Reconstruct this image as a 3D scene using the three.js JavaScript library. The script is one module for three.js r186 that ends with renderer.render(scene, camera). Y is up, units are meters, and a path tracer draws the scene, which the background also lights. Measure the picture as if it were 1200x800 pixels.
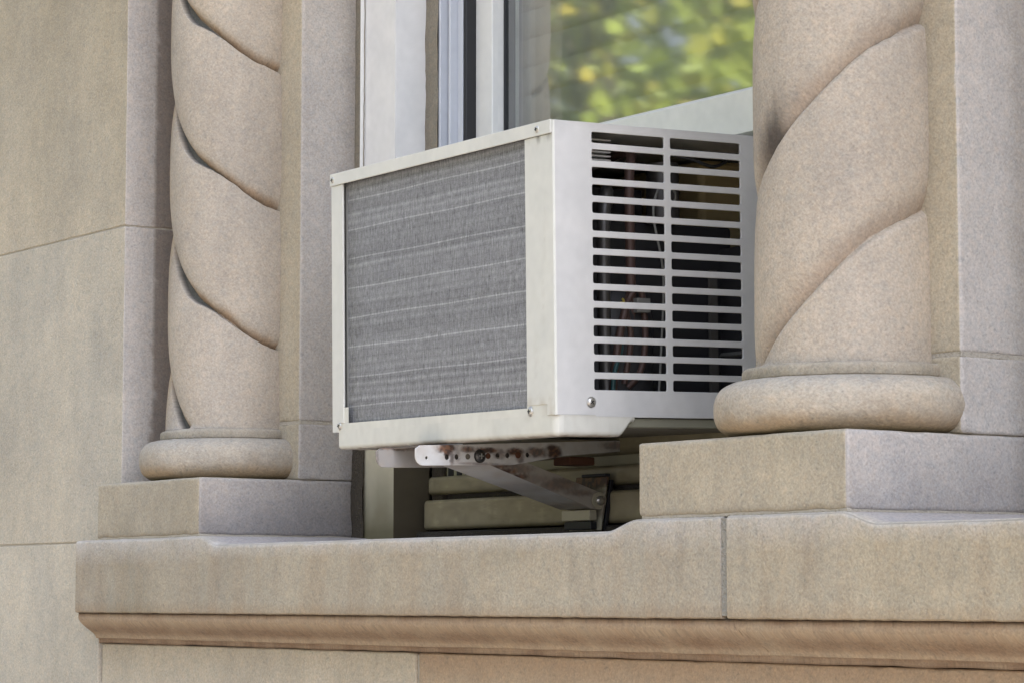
import * as THREE from 'three';
import { ImprovedNoise } from 'three/addons/math/ImprovedNoise.js';
import { mergeGeometries, mergeVertices } from 'three/addons/utils/BufferGeometryUtils.js';
import { RoundedBoxGeometry } from 'three/addons/geometries/RoundedBoxGeometry.js';

// ---------------------------------------------------------------- camera, sky, sun, exposure
// origin: foot of the joint in the window sill's front face; x along the wall, y up, z out of the wall; metres
const scene = new THREE.Scene();
const camera = new THREE.PerspectiveCamera(14.59, 1024 / 682, 0.05, 400);
camera.position.set(2.22251, 0.0229, 1.86277);
camera.up.set(0, 1, 0);
camera.lookAt(2.22251 - 0.810303, 0.0229 + 0.09556067, 1.86277 - 0.57816711);
scene.add(camera);
const GROUND = -1.62;                                   // street level below the sill

const renderer = new THREE.WebGLRenderer({ antialias: true });
renderer.setSize(1024, 682);
renderer.toneMapping = THREE.LinearToneMapping;
renderer.toneMappingExposure = 3.0;                     // exposed for the open shade of the facade
renderer.shadowMap.enabled = true;

const SUN = new THREE.Vector3(0.72, 0.62, -0.30).normalize();
{
  const W = 256, H = 128, d = new Float32Array(W * H * 4);
  const n = new ImprovedNoise();
  for (let j = 0; j < H; j++) for (let i = 0; i < W; i++) {
    const el = ((j + .5) / H - .5) * Math.PI, az = ((i + .5) / W - .5) * 2 * Math.PI;
    const dx = Math.cos(el) * Math.cos(az), dy = Math.sin(el), dz = Math.cos(el) * Math.sin(az);
    const up = Math.max(0, dy), hz = Math.pow(1 - up, 3);
    let r = .175 + .22 * hz, g = .215 + .195 * hz, b = .325 + .16 * hz;
    const p = 3.2 / (up + .25);
    let c = 0; for (let o = 0, f = 1, a = .55; o < 4; o++, f *= 2, a *= .5) c += a * n.noise(dx * p * f * .5 + 7, dz * p * f * .5 + 3, 1.7 + o);
    c = THREE.MathUtils.smoothstep(c, -.02, .42) * THREE.MathUtils.smoothstep(up, .02, .25);
    r += (.52 - r) * c * .7; g += (.53 - g) * c * .7; b += (.55 - b) * c * .7;
    const s = Math.max(0, dx * SUN.x + dy * SUN.y + dz * SUN.z), gl = .9 * Math.pow(s, 16) + 1.5 * Math.pow(s, 2.2);
    const k = (j * W + i) * 4; d[k] = r + gl * .90; d[k + 1] = g + gl * .95; d[k + 2] = b + gl * 1.10; d[k + 3] = 1;
  }
  const t = new THREE.DataTexture(d, W, H, THREE.RGBAFormat, THREE.FloatType);
  t.mapping = THREE.EquirectangularReflectionMapping; t.magFilter = THREE.LinearFilter; t.needsUpdate = true;
  scene.background = t; scene.environment = t;
}
const sun = new THREE.DirectionalLight(new THREE.Color(1, .93, .82), 4.9);
sun.position.copy(SUN).multiplyScalar(40); sun.castShadow = true;
Object.assign(sun.shadow.camera, { left: -25, right: 25, top: 25, bottom: -25, near: 1, far: 100 });
sun.shadow.mapSize.set(4096, 4096);
scene.add(sun, sun.target);

// ---------------------------------------------------------------- helpers
function rng(seed) { let a = seed >>> 0; return () => { a = (a + 0x6D2B79F5) | 0; let t = Math.imul(a ^ (a >>> 15), 1 | a); t = (t + Math.imul(t ^ (t >>> 7), 61 | t)) ^ t; return ((t ^ (t >>> 14)) >>> 0) / 4294967296; }; }
const NZ = new ImprovedNoise();
const noise = (x, y, z) => NZ.noise(x + 31.7, y + 17.3, z + 53.1);
const fbm = (x, y, z, o = 4) => { let s = 0, a = .5; for (let k = 0; k < o; k++) { s += a * noise(x, y, z + k * 9.1); x *= 2.03; y *= 2.03; z *= 2.03; a *= .5; } return s; };
const clamp = THREE.MathUtils.clamp, sstep = (a, b, x) => { const t = clamp((x - a) / (b - a), 0, 1); return t * t * (3 - 2 * t); }, lerp = THREE.MathUtils.lerp;
const used = {};
function numbered(n) { used[n] = (used[n] ?? -1) + 1; return used[n] ? `${n}_${String(used[n]).padStart(3, '0')}` : n; }
function thing(name, label, category, [x, y, z] = [0, 0, 0], group) {
  const o = new THREE.Group(); o.name = numbered(name); o.position.set(x, y, z);
  o.userData = { label, category, kind: 'thing' }; if (group) o.userData.group = group; scene.add(o); return o;
}
// a part whose geometry is given in world coordinates; parent keeps its own origin
function part(name, geo, mat, parent, label) {
  const m = new THREE.Mesh(geo, mat); m.name = name; m.castShadow = m.receiveShadow = true;
  if (label) m.userData.label = label;
  if (parent !== scene) { parent.updateWorldMatrix(true, false); const w = new THREE.Vector3().setFromMatrixPosition(parent.matrixWorld); if (!parent.userData.local) geo.translate(-w.x, -w.y, -w.z); }
  else m.name = numbered(name);
  parent.add(m); return m;
}
function local(name, geo, mat, parent, label) { const m = new THREE.Mesh(geo, mat); m.name = name; m.castShadow = m.receiveShadow = true; if (label) m.userData.label = label; parent.add(m); return m; }
function uvBox(g, s = 1) {                              // uv in metres times s, by the face's main direction
  const p = g.attributes.position, n = g.attributes.normal, uv = new Float32Array(p.count * 2);
  for (let i = 0; i < p.count; i++) {
    const ax = Math.abs(n.getX(i)), ay = Math.abs(n.getY(i)), az = Math.abs(n.getZ(i));
    const x = p.getX(i), y = p.getY(i), z = p.getZ(i);
    const [u, v] = ax >= ay && ax >= az ? [z + .37, y] : ay >= az ? [x, z] : [x, y];
    uv[2 * i] = u * s; uv[2 * i + 1] = v * s;
  }
  g.setAttribute('uv', new THREE.BufferAttribute(uv, 2)); return g;
}
function box(x0, x1, y0, y1, z0, z1, r = .0015) {
  const g = new RoundedBoxGeometry(x1 - x0, y1 - y0, z1 - z0, 2, Math.min(r, (x1 - x0) * .49, (y1 - y0) * .49, (z1 - z0) * .49));
  g.translate((x0 + x1) / 2, (y0 + y1) / 2, (z0 + z1) / 2); return uvBox(g);
}
function tube(pts, r, n = 40, m = 10) { return new THREE.TubeGeometry(new THREE.CatmullRomCurve3(pts.map(p => new THREE.Vector3(...p))), n, r, m); }
function cyl(r0, r1, h, x, y, z, axis = 'y', n = 24) { const g = new THREE.CylinderGeometry(r0, r1, h, n); if (axis === 'x') g.rotateZ(-Math.PI / 2); if (axis === 'z') g.rotateX(Math.PI / 2); g.translate(x, y, z); return g; }

// ---------------------------------------------------------------- textures
function blur(a, N, r) {                                // tileable box blur, both ways
  const b = new Float32Array(N * N), w = 2 * r + 1;
  for (let j = 0; j < N; j++) { let s = 0; for (let k = -r; k <= r; k++) s += a[j * N + (k + N) % N]; for (let i = 0; i < N; i++) { b[j * N + i] = s / w; s += a[j * N + (i + r + 1) % N] - a[j * N + (i - r + N) % N]; } }
  const c = new Float32Array(N * N);
  for (let i = 0; i < N; i++) { let s = 0; for (let k = -r; k <= r; k++) s += b[((k + N) % N) * N + i]; for (let j = 0; j < N; j++) { c[j * N + i] = s / w; s += b[((j + r + 1) % N) * N + i] - b[((j - r + N) % N) * N + i]; } }
  return c;
}
function norm(a) { let m = 0, v = 0; for (const x of a) m += x; m /= a.length; for (const x of a) v += (x - m) ** 2; v = Math.sqrt(v / a.length); return a.map(x => (x - m) / v); }
function white(N, seed) { const r = rng(seed), a = new Float32Array(N * N); for (let i = 0; i < a.length; i++) a[i] = r() - .5; return a; }
function dataTex(N, M, fn, rep = 1) {
  const d = new Uint8Array(N * M * 4);
  for (let j = 0; j < M; j++) for (let i = 0; i < N; i++) { const k = (j * N + i), c = fn(i, j, k); d[4 * k] = clamp(c[0], 0, 1) * 255; d[4 * k + 1] = clamp(c[1], 0, 1) * 255; d[4 * k + 2] = clamp(c[2], 0, 1) * 255; d[4 * k + 3] = 255; }
  const t = new THREE.DataTexture(d, N, M, THREE.RGBAFormat); t.wrapS = t.wrapT = THREE.RepeatWrapping; t.magFilter = THREE.LinearFilter; t.minFilter = THREE.LinearMipmapLinearFilter; t.generateMipmaps = true; t.repeat.set(rep, rep); t.needsUpdate = true; return t;
}
const NS = 1024, TILE = .62;
const w1 = norm(white(NS, 11)), w2 = norm(blur(blur(white(NS, 12), NS, 1), NS, 1)), w3 = norm(blur(blur(white(NS, 13), NS, 4), NS, 3)), w4 = norm(blur(blur(white(NS, 14), NS, 16), NS, 12)), w5 = norm(blur(blur(white(NS, 15), NS, 2), NS, 1));
const stoneMap = dataTex(NS, NS, (i, j, k) => {
  const v = .80 + .046 * w1[k] + .050 * w2[k] + .013 * w3[k] + .013 * w4[k] - (w5[k] < -2.35 ? .10 : 0) + (w5[k] > 2.5 ? .05 : 0), h = .008 * w3[k] + .006 * w5[k];
  return [v + h, v, v - h];
}, 1 / TILE);
const stoneBump = dataTex(NS, NS, (i, j, k) => { const v = .55 + .08 * w1[k] + .12 * w2[k] + .03 * w3[k] + .02 * w4[k] - (w5[k] < -2.2 ? .2 : 0); return [v, v, v]; }, 1 / TILE);
const paintMap = dataTex(512, 512, (i, j, k) => { const q = (j % 512) * NS + (i % 512), v = .93 + .006 * w1[q] + .012 * w3[q] + .018 * w4[q]; return [v, v - .002 * w4[q], v - .008 - .004 * w4[q]]; }, 2);

// ---------------------------------------------------------------- materials
const M = {};
M.stone = new THREE.MeshStandardMaterial({ name: 'limestone', color: new THREE.Color(1.25, 1.25, 1.25), vertexColors: true, map: stoneMap, bumpMap: stoneBump, bumpScale: .00055, roughness: .93 });
const std = (name, r, g, b, rough = .6, o = {}) => (M[name] = new THREE.MeshStandardMaterial({ name, color: new THREE.Color().setRGB(r, g, b), roughness: rough, ...o }));
std('mortar', .41, .37, .30, .95, { bumpMap: stoneBump, bumpScale: .002 });
M.paint = new THREE.MeshStandardMaterial({ name: 'white_enamel', color: new THREE.Color(1, 1, 1), vertexColors: true, map: paintMap, roughness: .42 });
std('sill_mortar', .345, .325, .275, .95, { map: stoneMap, bumpMap: stoneBump, bumpScale: .002 });
std('dark_caulk', .075, .060, .040, .9, { map: stoneMap, bumpMap: stoneBump, bumpScale: .002 });
std('vinyl', .79, .78, .74, .38, { map: paintMap });
std('cream', .60, .59, .45, .5, { map: paintMap });
std('cream_dark', .36, .34, .23, .6, { map: paintMap });  // cream paint darkened in its colour for the shade under the unit
std('caulk', .27, .235, .175, .85, { map: stoneMap, bumpMap: stoneBump, bumpScale: .001 });
std('track', .60, .62, .66, .35, { map: paintMap });
std('black_rubber', .018, .018, .02, .55);
std('grime', .055, .048, .038, .9, { bumpMap: stoneBump, bumpScale: .002 });
std('blind', .47, .47, .44, .8);
std('plaster', .45, .44, .42, .9);
std('dark_room', .12, .115, .11, .9);
std('screw_steel', .55, .53, .48, .32, { metalness: .8 });
std('dark_steel', .10, .095, .09, .42, { metalness: .7 });
std('copper', .085, .050, .040, .5, { metalness: .3 });
std('dark_strip', .09, .085, .075, .6);
std('black_plastic', .03, .03, .032, .5);
std('tan_plate', .52, .41, .20, .55);
std('galvanised', .22, .22, .20, .55, { metalness: .3 });
std('label_paper', .60, .38, .36, .7);
std('foam', .62, .62, .60, .9);
std('wire_teal', .015, .06, .06, .5);
std('wire_yellow', .45, .34, .06, .5);
std('rust', .13, .055, .028, .95);
M.glass = new THREE.MeshPhysicalMaterial({ name: 'window_glass', color: new THREE.Color(.90, .93, .91), roughness: .035, transmission: 1, thickness: 0, ior: 2.8 });

// ---------------------------------------------------------------- stone: colour as a function of place
const BASE = [.452, .402, .312];
function stoneTint(x, y, z, tone) {
  const a = fbm(x * 3.1, y * 2.3, z * 3.1, 4), b = fbm(x * 9 + 4, y * 6, z * 9 + 8, 3), c = fbm(x * 26, y * 5, z * 26, 3), d = fbm(x * 1.3 + 9, y * 1.1, z * 1.3, 3);
  const e = fbm(x * 19 + 3, y * 13, z * 19 + 1, 3); let v = 1 + .22 * a + .15 * b + .09 * c + .10 * e;
  const warm = .10 * d + .05 * b + (tone.warm || 0);
  v *= tone.v || 1;
  const pk = tone.pink || 0; return [BASE[0] * v * (1 + warm * .55 + pk * .4), BASE[1] * v * (1 - pk), BASE[2] * v * (1 - warm - pk * .3)];
}
const mixc = (c, to, t) => [lerp(c[0], to[0], t), lerp(c[1], to[1], t), lerp(c[2], to[2], t)];
function paintStone(g, tone = {}, stain) {
  const p = g.attributes.position, n = g.attributes.normal, col = new Float32Array(p.count * 3);
  for (let i = 0; i < p.count; i++) {
    const x = p.getX(i), y = p.getY(i), z = p.getZ(i);
    let c = stoneTint(x, y, z, tone);
    if (stain) c = stain(c, x, y, z, n.getX(i), n.getY(i), n.getZ(i), i);
    col.set(c, 3 * i);
  }
  g.setAttribute('color', new THREE.BufferAttribute(col, 3)); return g;
}
const OCHRE = [.30, .185, .095], SOOT = [.060, .050, .042], GREENISH = [.17, .15, .095], GREY = [.25, .235, .21];

// a worn block: fine grid, rounded and slightly chipped arrises
function axisCoords(a, b, r, step) {
  const o = []; const f = [0, .12, .35, .65, 1];
  for (const t of f) o.push(a + r * t);
  const n = Math.max(1, Math.round((b - a - 2 * r) / step));
  for (let k = 1; k < n; k++) o.push(a + r + (b - a - 2 * r) * k / n);
  for (const t of f.slice().reverse()) o.push(b - r * t);
  return o;
}
function block(x0, x1, y0, y1, z0, z1, { r = .005, step = .018, tone = {}, stain, warp, wear = 1 } = {}) {
  const A = [axisCoords(x0, x1, r, step), axisCoords(y0, y1, r, step), axisCoords(z0, z1, r, step)], lo = [x0, y0, z0], hi = [x1, y1, z1];
  const pos = [], nor = [], idx = [];
  for (let ax = 0; ax < 3; ax++) for (const s of [0, 1]) {
    const u = (ax + 1) % 3, v = (ax + 2) % 3, U = A[u], V = A[v], off = pos.length / 3;
    for (const b of V) for (const a of U) {
      const q = [0, 0, 0]; q[ax] = s ? hi[ax] : lo[ax]; q[u] = a; q[v] = b;
      const w = noise(q[0] * 38, q[1] * 38, q[2] * 38), w2_ = noise(q[0] * 130, q[1] * 130, q[2] * 130);
      const chip = sstep(.28, .55, noise(q[0] * 24 + 7, q[1] * 24, q[2] * 24 + 3)), rr = r * clamp(.50 + wear * (.25 * w + .25 * w2_ + .5 * chip), .25, 1);
      const inn = q.map((t, k) => clamp(t, lo[k] + rr, hi[k] - rr)), d = q.map((t, k) => t - inn[k]), L = Math.hypot(...d) || 1;
      const ns = d.map(t => t / L);
      const bulge = wear * .0009 * fbm(q[0] * 14, q[1] * 14, q[2] * 14, 3);
      const P = inn.map((t, k) => t + ns[k] * (rr + bulge));
      if (warp) warp(P, ns);
      pos.push(...P); nor.push(...ns);
    }
    const nu = U.length;
    for (let j = 0; j < V.length - 1; j++) for (let i = 0; i < nu - 1; i++) {
      const a = off + j * nu + i, b = a + 1, c = a + nu, d = c + 1;
      if (s) idx.push(a, b, d, a, d, c); else idx.push(a, d, b, a, c, d);
    }
  }
  const g = new THREE.BufferGeometry();
  g.setAttribute('position', new THREE.Float32BufferAttribute(pos, 3)); g.setAttribute('normal', new THREE.Float32BufferAttribute(nor, 3)); g.setIndex(idx);
  if (warp) g.computeVertexNormals();
  uvBox(g); return paintStone(g, tone, stain);
}
// a profile [z, y] swept along x on a grid
function sweep(xs, profile, { tone = {}, stain, caps = true, flip = false } = {}) {
  const pos = [], idx = [], n = xs.length; let m = 0;
  for (const x of xs) { const P = profile(x); m = P.length; for (const [z, y] of P) pos.push(x, y, z); }
  for (let i = 0; i < n - 1; i++) for (let j = 0; j < m - 1; j++) { const a = i * m + j, b = a + 1, c = a + m, d = c + 1; if (flip) idx.push(a, c, d, a, d, b); else idx.push(a, d, c, a, b, d); }
  const g = new THREE.BufferGeometry(); g.setAttribute('position', new THREE.Float32BufferAttribute(pos, 3)); g.setIndex(idx); g.computeVertexNormals();
  const list = [uvBox(g)];
  if (caps) for (const e of [0, n - 1]) {
    const P = profile(xs[e]), s = new THREE.Shape(P.map(([z, y]) => new THREE.Vector2(e ? -z : z, y))), c = new THREE.ShapeGeometry(s);
    c.rotateY(e ? Math.PI / 2 : -Math.PI / 2); c.translate(xs[e], 0, 0); c.deleteAttribute('uv'); list.push(uvBox(c));
  }
  for (const q of list) paintStone(q, tone, stain);
  return mergeGeometries(list);
}
const range = (a, b, step) => { const n = Math.max(1, Math.round((b - a) / step)); return Array.from({ length: n + 1 }, (_, i) => a + (b - a) * i / n); };

// ---------------------------------------------------------------- the street and the building behind the facade
function structure(name, geo, mat) { const m = part(name, geo, mat, scene); m.userData.kind = 'structure'; return m; }
std('asphalt', .085, .078, .072, .95);
std('paving', .40, .345, .29, .9, { map: stoneMap });
std('lawn', .13, .115, .06, .95);
{
  const g = new THREE.PlaneGeometry(400, 400); g.rotateX(-Math.PI / 2); g.translate(0, GROUND - .15, 0); structure('street_ground', g, M.lawn);
  structure('pavement', box(-60, 60, GROUND - .30, GROUND, -.10, 5.2, .01), M.paving);
  const r = new THREE.PlaneGeometry(160, 6.8); r.rotateX(-Math.PI / 2); r.translate(0, GROUND - .12, 8.62); structure('road', r, M.asphalt);
  structure('pavement', box(-60, 60, GROUND - .30, GROUND, 12.02, 15, .01), M.paving);
  // building mass: walls round a dark room behind the window, upper storey and roof
  const b = [];
  const B = (...a) => b.push(box(...a, .004));
  B(-9, -2.3, GROUND, 5.2, -7, -.30); B(.9, 3.1, GROUND, 5.2, -7, -.30);
  B(-2.3, -1.19, -.2, 2.0, -.60, -.325); B(-.10, .175, -.2, 2.0, -.6, -.325); B(.175, .9, -.2, 2.0, -.6, -.30);
  B(-2.3, .9, GROUND, -.2, -7, -.30); B(-2.3, .9, 2.0, 5.2, -7, -.30);
  B(-2.3, .9, -.2, 2.0, -7, -3.4);
  structure('building_wall', mergeGeometries(b), M.plaster);
}

// ---------------------------------------------------------------- ashlar wall left of the window, and the courses under the sill
const XR_L = -1.17, XR_R = .1975, ZN = -.17, ZW = -.04, ZR = -.262;   // reveal faces, nook back, wall face, end of the reveal
{
  const w = thing('stone_wall', 'pale limestone ashlar wall left of and below the moulded window sill', 'wall', [-2.6, GROUND, -.2]);
  const drip = (c, x, y, z) => {                        // brown weathering high up, paler towards the foot
    const t = sstep(.45, 1.2, y + .30 * fbm(x * 5, y * 1.6, 3, 4)) * .8; return mixc(c, [c[0] * .86, c[1] * .83, c[2] * .76], t);
  };
  const nookDirtSkyTint = (c, x, y, z, nx) => {                // right face tinted cool for sky light; unwashed strip deep in the nook
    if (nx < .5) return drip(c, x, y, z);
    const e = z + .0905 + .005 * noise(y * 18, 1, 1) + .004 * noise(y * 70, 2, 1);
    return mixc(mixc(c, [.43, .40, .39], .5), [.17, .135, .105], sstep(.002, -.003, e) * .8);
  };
  const J = .0011;
  const st = (a, o) => part('stone', block(...a, o), M.stone, w);
  const X0 = -5.6, X1 = -1.484;
  for (const [a, b, k] of [[X0, -3.9, 0], [-3.9 + 2 * J, -2.62, 1], [-2.62 + 2 * J, X1, 2]]) {
    st([a, b, .6 + J, 1.22, -.30, ZW], { tone: { v: .955 + .015 * k, warm: .035 }, stain: nookDirtSkyTint, r: .003, step: k === 2 ? .0065 : .03 });
    st([a, b, 1.22 + 2 * J, 2.0, -.30, ZW], { tone: { v: .93 - .03 * k, warm: .04 }, stain: nookDirtSkyTint, r: .004, step: .04 });
  }
  for (const [a, b, k] of [[X0, -3.3, 0], [-3.3 + 2 * J, X1, 1]]) st([a, b, .1095 + J, .6 - J, -.30, ZW], { tone: { v: 1.0 + .03 * k, warm: -.02 }, stain: nookDirtSkyTint, r: .003, step: k ? .0065 : .03 });
  const low = (c, x, y) => mixc(c, [c[0] * 1.0, c[1] * 1.0, c[2] * 1.0], 0);
  for (const [a, b] of [[X0, -3.0], [-3.0 + 2 * J, -1.5575]]) st([a, b, -.42, .1095 - J, -.30, ZW - .0006], { tone: { v: 1.08, warm: -.04 }, stain: low, r: .004 });
  // course beneath the sill moulding
  const JX = -.667;
  const under = (k) => (c, x, y) => mixc(c, k ? [.36, .255, .16] : [.37, .29, .19], (k ? .75 : .35) * sstep(-.13, -.045, y + .03 * fbm(x * 9, y * 3, 1, 3)) + (k ? .3 : 0));
  st([-1.5575 + .003, JX, -.42, -.0475, -.30, -.0455], { tone: { v: 1.04, warm: 0 }, stain: under(0), r: .006 });
  st([JX + .008, 1.3, -.42, -.0475, -.30, -.0452], { tone: { v: .92, warm: .06 }, stain: under(1), r: .006 });
  part('mortar_joint', box(JX - .004, JX + .012, -.42, -.05, -.29, -.0500, .001), M.mortar, w);
  part('mortar_bed', mergeGeometries([box(X0, -1.5590, -.4, .105, -.29, ZW - .0016, .001), box(X0, X1 - .005, .105, 2.0, -.29, ZW - .0016, .001), box(X1 - .12, X1 - .0016, .12, 2, -.285, ZW - .004, .001)]), M.mortar, w);
  // lower courses down to the street, out of the picture
  part('stone', block(X0, 3.2, -1.0, -.4225, -.30, -.044, { r: .005, step: .12 }), M.stone, w);
  part('stone', block(X0, 3.2, GROUND - .1, -1.0035, -.30, -.030, { r: .008, step: .12 }), M.stone, w);
  part('stone', block(1.305, 3.2, -.42, 2.0, -.30, ZW, { r: .005, step: .08 }), M.stone, w);
  part('stone', block(X0, 3.2, 2.0035, 2.5, -.31, ZW, { r: .005, step: .08 }), M.stone, w);
  for (let k = 0; k < 4; k++) part('stone', block(X0, 3.2, 2.5035 + k * .68, 3.18 + k * .68, -.31, ZW - .001, { r: .005, step: .2 }), M.stone, w);
}

// ---------------------------------------------------------------- sill with lugs, wash and moulding
{
  const s = thing('window_sill', 'long projecting limestone window sill with stained cove moulding underneath', 'window sill', [-.6, 0, -.1]);
  const lugTop = (x) => {                               // seats of the piers stand above the sloping wash
    const up = (a, b, c, d) => sstep(a, b, x) * sstep(d, c, x);
    return Math.max(up(-9, -8, -1.166, -1.108), up(-.207, -.148, .190, .245), up(1.16, 1.22, 5, 6));
  };
  const face = (zf, seed) => (x) => {
    const k = lugTop(x), nz = .0006 * fbm(x * 18, seed, 2, 3), yb = .0006 * noise(x * 60, seed, 1);
    const f = lerp(.0985, .1108, k) + .0010 * fbm(x * 9, seed + 3, 1, 3), back = lerp(.1098, .1125, k), rr = lerp(.0065, .005, k) + .0015 * noise(x * 40, seed, 7);
    const P = [[zf - .055, yb + .001], [zf - .0065, yb], [zf - .004, yb], [zf - .0012, yb + .0006], [zf + nz, yb + .002]];
    for (let i = 1; i <= 6; i++) P.push([zf + nz + .0007 * fbm(x * 14, i * .9, seed, 2), lerp(.002, f - rr, i / 6)]);
    for (let i = 1; i <= 5; i++) { const a = i / 5 * Math.PI / 2; P.push([zf - rr * (1 - Math.cos(a)), f - rr + rr * Math.sin(a)]); }
    for (const t of [.08, .3, .6, 1]) P.push([lerp(zf - rr, -.30, t), lerp(f, back, t)]);
    return P;
  };
  const stain = (c, x, y, z, nx, ny) => {
    const v = fbm(x * 24, y * 2.5, 6, 3), edge = sstep(.080, .098, y) * sstep(-.02, -.004, z);
    c = mixc(c, OCHRE, .16 * sstep(.05, .5, v + .2) + .28 * sstep(.011, .002, y));
    c = mixc(c, GREENISH, .32 * sstep(.05, .5, fbm(x * 3, y * 8, 4, 3))); c = mixc(c, [.24, .20, .15], .42 * sstep(.08, .55, fbm(x * 34, y * 3 + 2, 8, 4)) * sstep(.0, .05, y));
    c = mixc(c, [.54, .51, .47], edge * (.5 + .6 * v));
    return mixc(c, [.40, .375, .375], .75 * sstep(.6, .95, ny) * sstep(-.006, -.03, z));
  };
  part('sill_stone', sweep(range(-1.5565, -.0005, .006), face(0, 1), { tone: { v: .835, warm: .03 }, stain, flip: true }), M.stone, s);
  part('sill_stone', sweep(range(.0110, 1.3, .006), face(.0004, 5), { tone: { v: .83, warm: .07 }, stain, flip: true }), M.stone, s);
  part('mortar_joint', box(-.0015, .0120, .003, .1090, -.25, -.0016, .001), M.sill_mortar, s);
  // moulding: cavetto, roll and fillet; one fine crack
  const prof = [[-.055, -.0002], [-.0062, -.0002], [-.0060, -.0045], [-.0058, -.0075], [-.0066, -.0105], [-.0092, -.0145], [-.0140, -.0190], [-.0205, -.0240], [-.0275, -.0290], [-.0325, -.0330], [-.0352, -.0362], [-.0362, -.0385], [-.0372, -.0394], [-.0400, -.0396], [-.0412, -.0402], [-.0418, -.0430], [-.0420, -.0468], [-.055, -.0470]];
  const crackX = (y) => .0142 + .024 * sstep(-.004, -.034, y) + .004 * noise(y * 160, 3, 1);
  const mst = (c, x, y, z) => {
    const n1 = fbm(x * 16, y * 26, 2, 4), n2 = fbm(x * 80, y * 90, z * 90, 3);
    const band = .50 * sstep(-.014, -.026, y) * sstep(-.037, -.029, y) + .58 * sstep(-.010, -.003, y) + .6 * sstep(-.0385, -.0405, y);  // stain deepened at top, hollow and fillet: profile shading put into the colour
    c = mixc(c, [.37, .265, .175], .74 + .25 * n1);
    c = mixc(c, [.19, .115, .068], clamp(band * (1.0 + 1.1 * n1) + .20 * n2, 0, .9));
    return c;
  };
  const prf = (x) => { const nz = .0012 * fbm(x * 6, 1, 4, 3); return prof.map(([z, y], i) => { const cr = i > 2 && i < 13 ? Math.exp(-(((x - crackX(y)) / .0007) ** 2)) * .0022 : 0; const w = .0008 * fbm(x * 22, y * 60, 4, 3); return [z + nz - cr + (i > 0 && i < 17 ? w : 0), y + (i > 10 ? .0012 * noise(x * 16, 5, i > 14 ? 2 : 1) : 0)]; }); };
  part('moulding', sweep([...range(-1.5565, .006, .006), ...range(.0066, .048, .0006), ...range(.054, 1.3, .006)], prf, { tone: { v: .95, warm: .1 }, stain: mst }), M.stone, s, 'orange brown stained cove moulding');
}

// ---------------------------------------------------------------- piers with plinths
function pier(label, xl, xr, tone, wallSide) {
  const p = thing('stone_pier', label, 'pier', [(xl + xr) / 2, .112, -.15]);
  const zb = -.322, PT = .1965;
  const stainAndSkyTint = (c, x, y, z, nx, ny, nz) => {  // stains and wear, plus sky light on right faces put into the colour
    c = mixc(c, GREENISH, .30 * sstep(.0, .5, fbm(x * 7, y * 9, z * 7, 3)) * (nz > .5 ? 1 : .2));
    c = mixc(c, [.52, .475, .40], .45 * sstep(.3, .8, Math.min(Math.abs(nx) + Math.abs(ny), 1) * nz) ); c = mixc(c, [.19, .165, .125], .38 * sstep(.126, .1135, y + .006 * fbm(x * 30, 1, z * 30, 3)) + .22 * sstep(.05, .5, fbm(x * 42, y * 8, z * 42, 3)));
    if (nx > .5) { const lowDark = sstep(.19, .118, y + .03 * fbm(z * 14, y * 5, 1, 3)); c = mixc(c, xr < 0 ? [.392, .368, .370] : [.495, .472, .475], .55); c = mixc(c, [.17, .16, .155], lowDark * (xr < 0 ? .62 : .35)); c = mixc(c, [.2, .175, .14], .45 * sstep(-.235, -.262, z + .01 * noise(y * 30, 2, 2))); }  // darker towards the foot and towards the window
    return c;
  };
  const strip = (c, x, y, z, nx, ny, nz) => nx > .5 ? mixc(stainAndSkyTint(c, x, y, z, nx, ny, nz), c, .1) : mixc(c, [.345, .285, .19], .45 + .5 * fbm(x * 30, y * 4, 1, 3));
  // plinth block: front flush with the sill, right face flush with the reveal
  part('plinth', block(xl, xr, .1130, PT, zb, -.004, { tone: { v: .85 * tone, warm: .06 }, stain: stainAndSkyTint, r: .009 }), M.stone, p);
  // base course and shafts course behind the column, the reveal on their right faces
  part('stone', block(xl + .05, xr, PT + .0005, .2800, zb, ZN, { tone: { v: .97 * tone }, stain: strip, r: .007 }), M.stone, p);
  part('stone', block(xl + .05, xr, .2836, 1.26, zb, ZN - .0004, { tone: { v: 1.0 * tone, warm: .0 }, stain: strip, r: .007 }), M.stone, p);
  part('stone', block(xl + .05, xr, 1.2636, 2.0, zb, ZN - .0002, { tone: { v: .98 * tone }, stain: strip, r: .0035, step: .03 }), M.stone, p);
  part('mortar_joint', box(xl + .055, xr - .0012, .2785, .285, -.3, ZN - .0015, .001), M.mortar, p); part('mortar_joint', box(xl + .004, xr - .0016, .1102, .115, -.3, -.0055, .001), M.mortar, p);
  return p;
}
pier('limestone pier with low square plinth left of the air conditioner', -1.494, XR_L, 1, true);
pier('limestone pier with wide square plinth right of the air conditioner', -.148, XR_R, 1.04, false);

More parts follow.
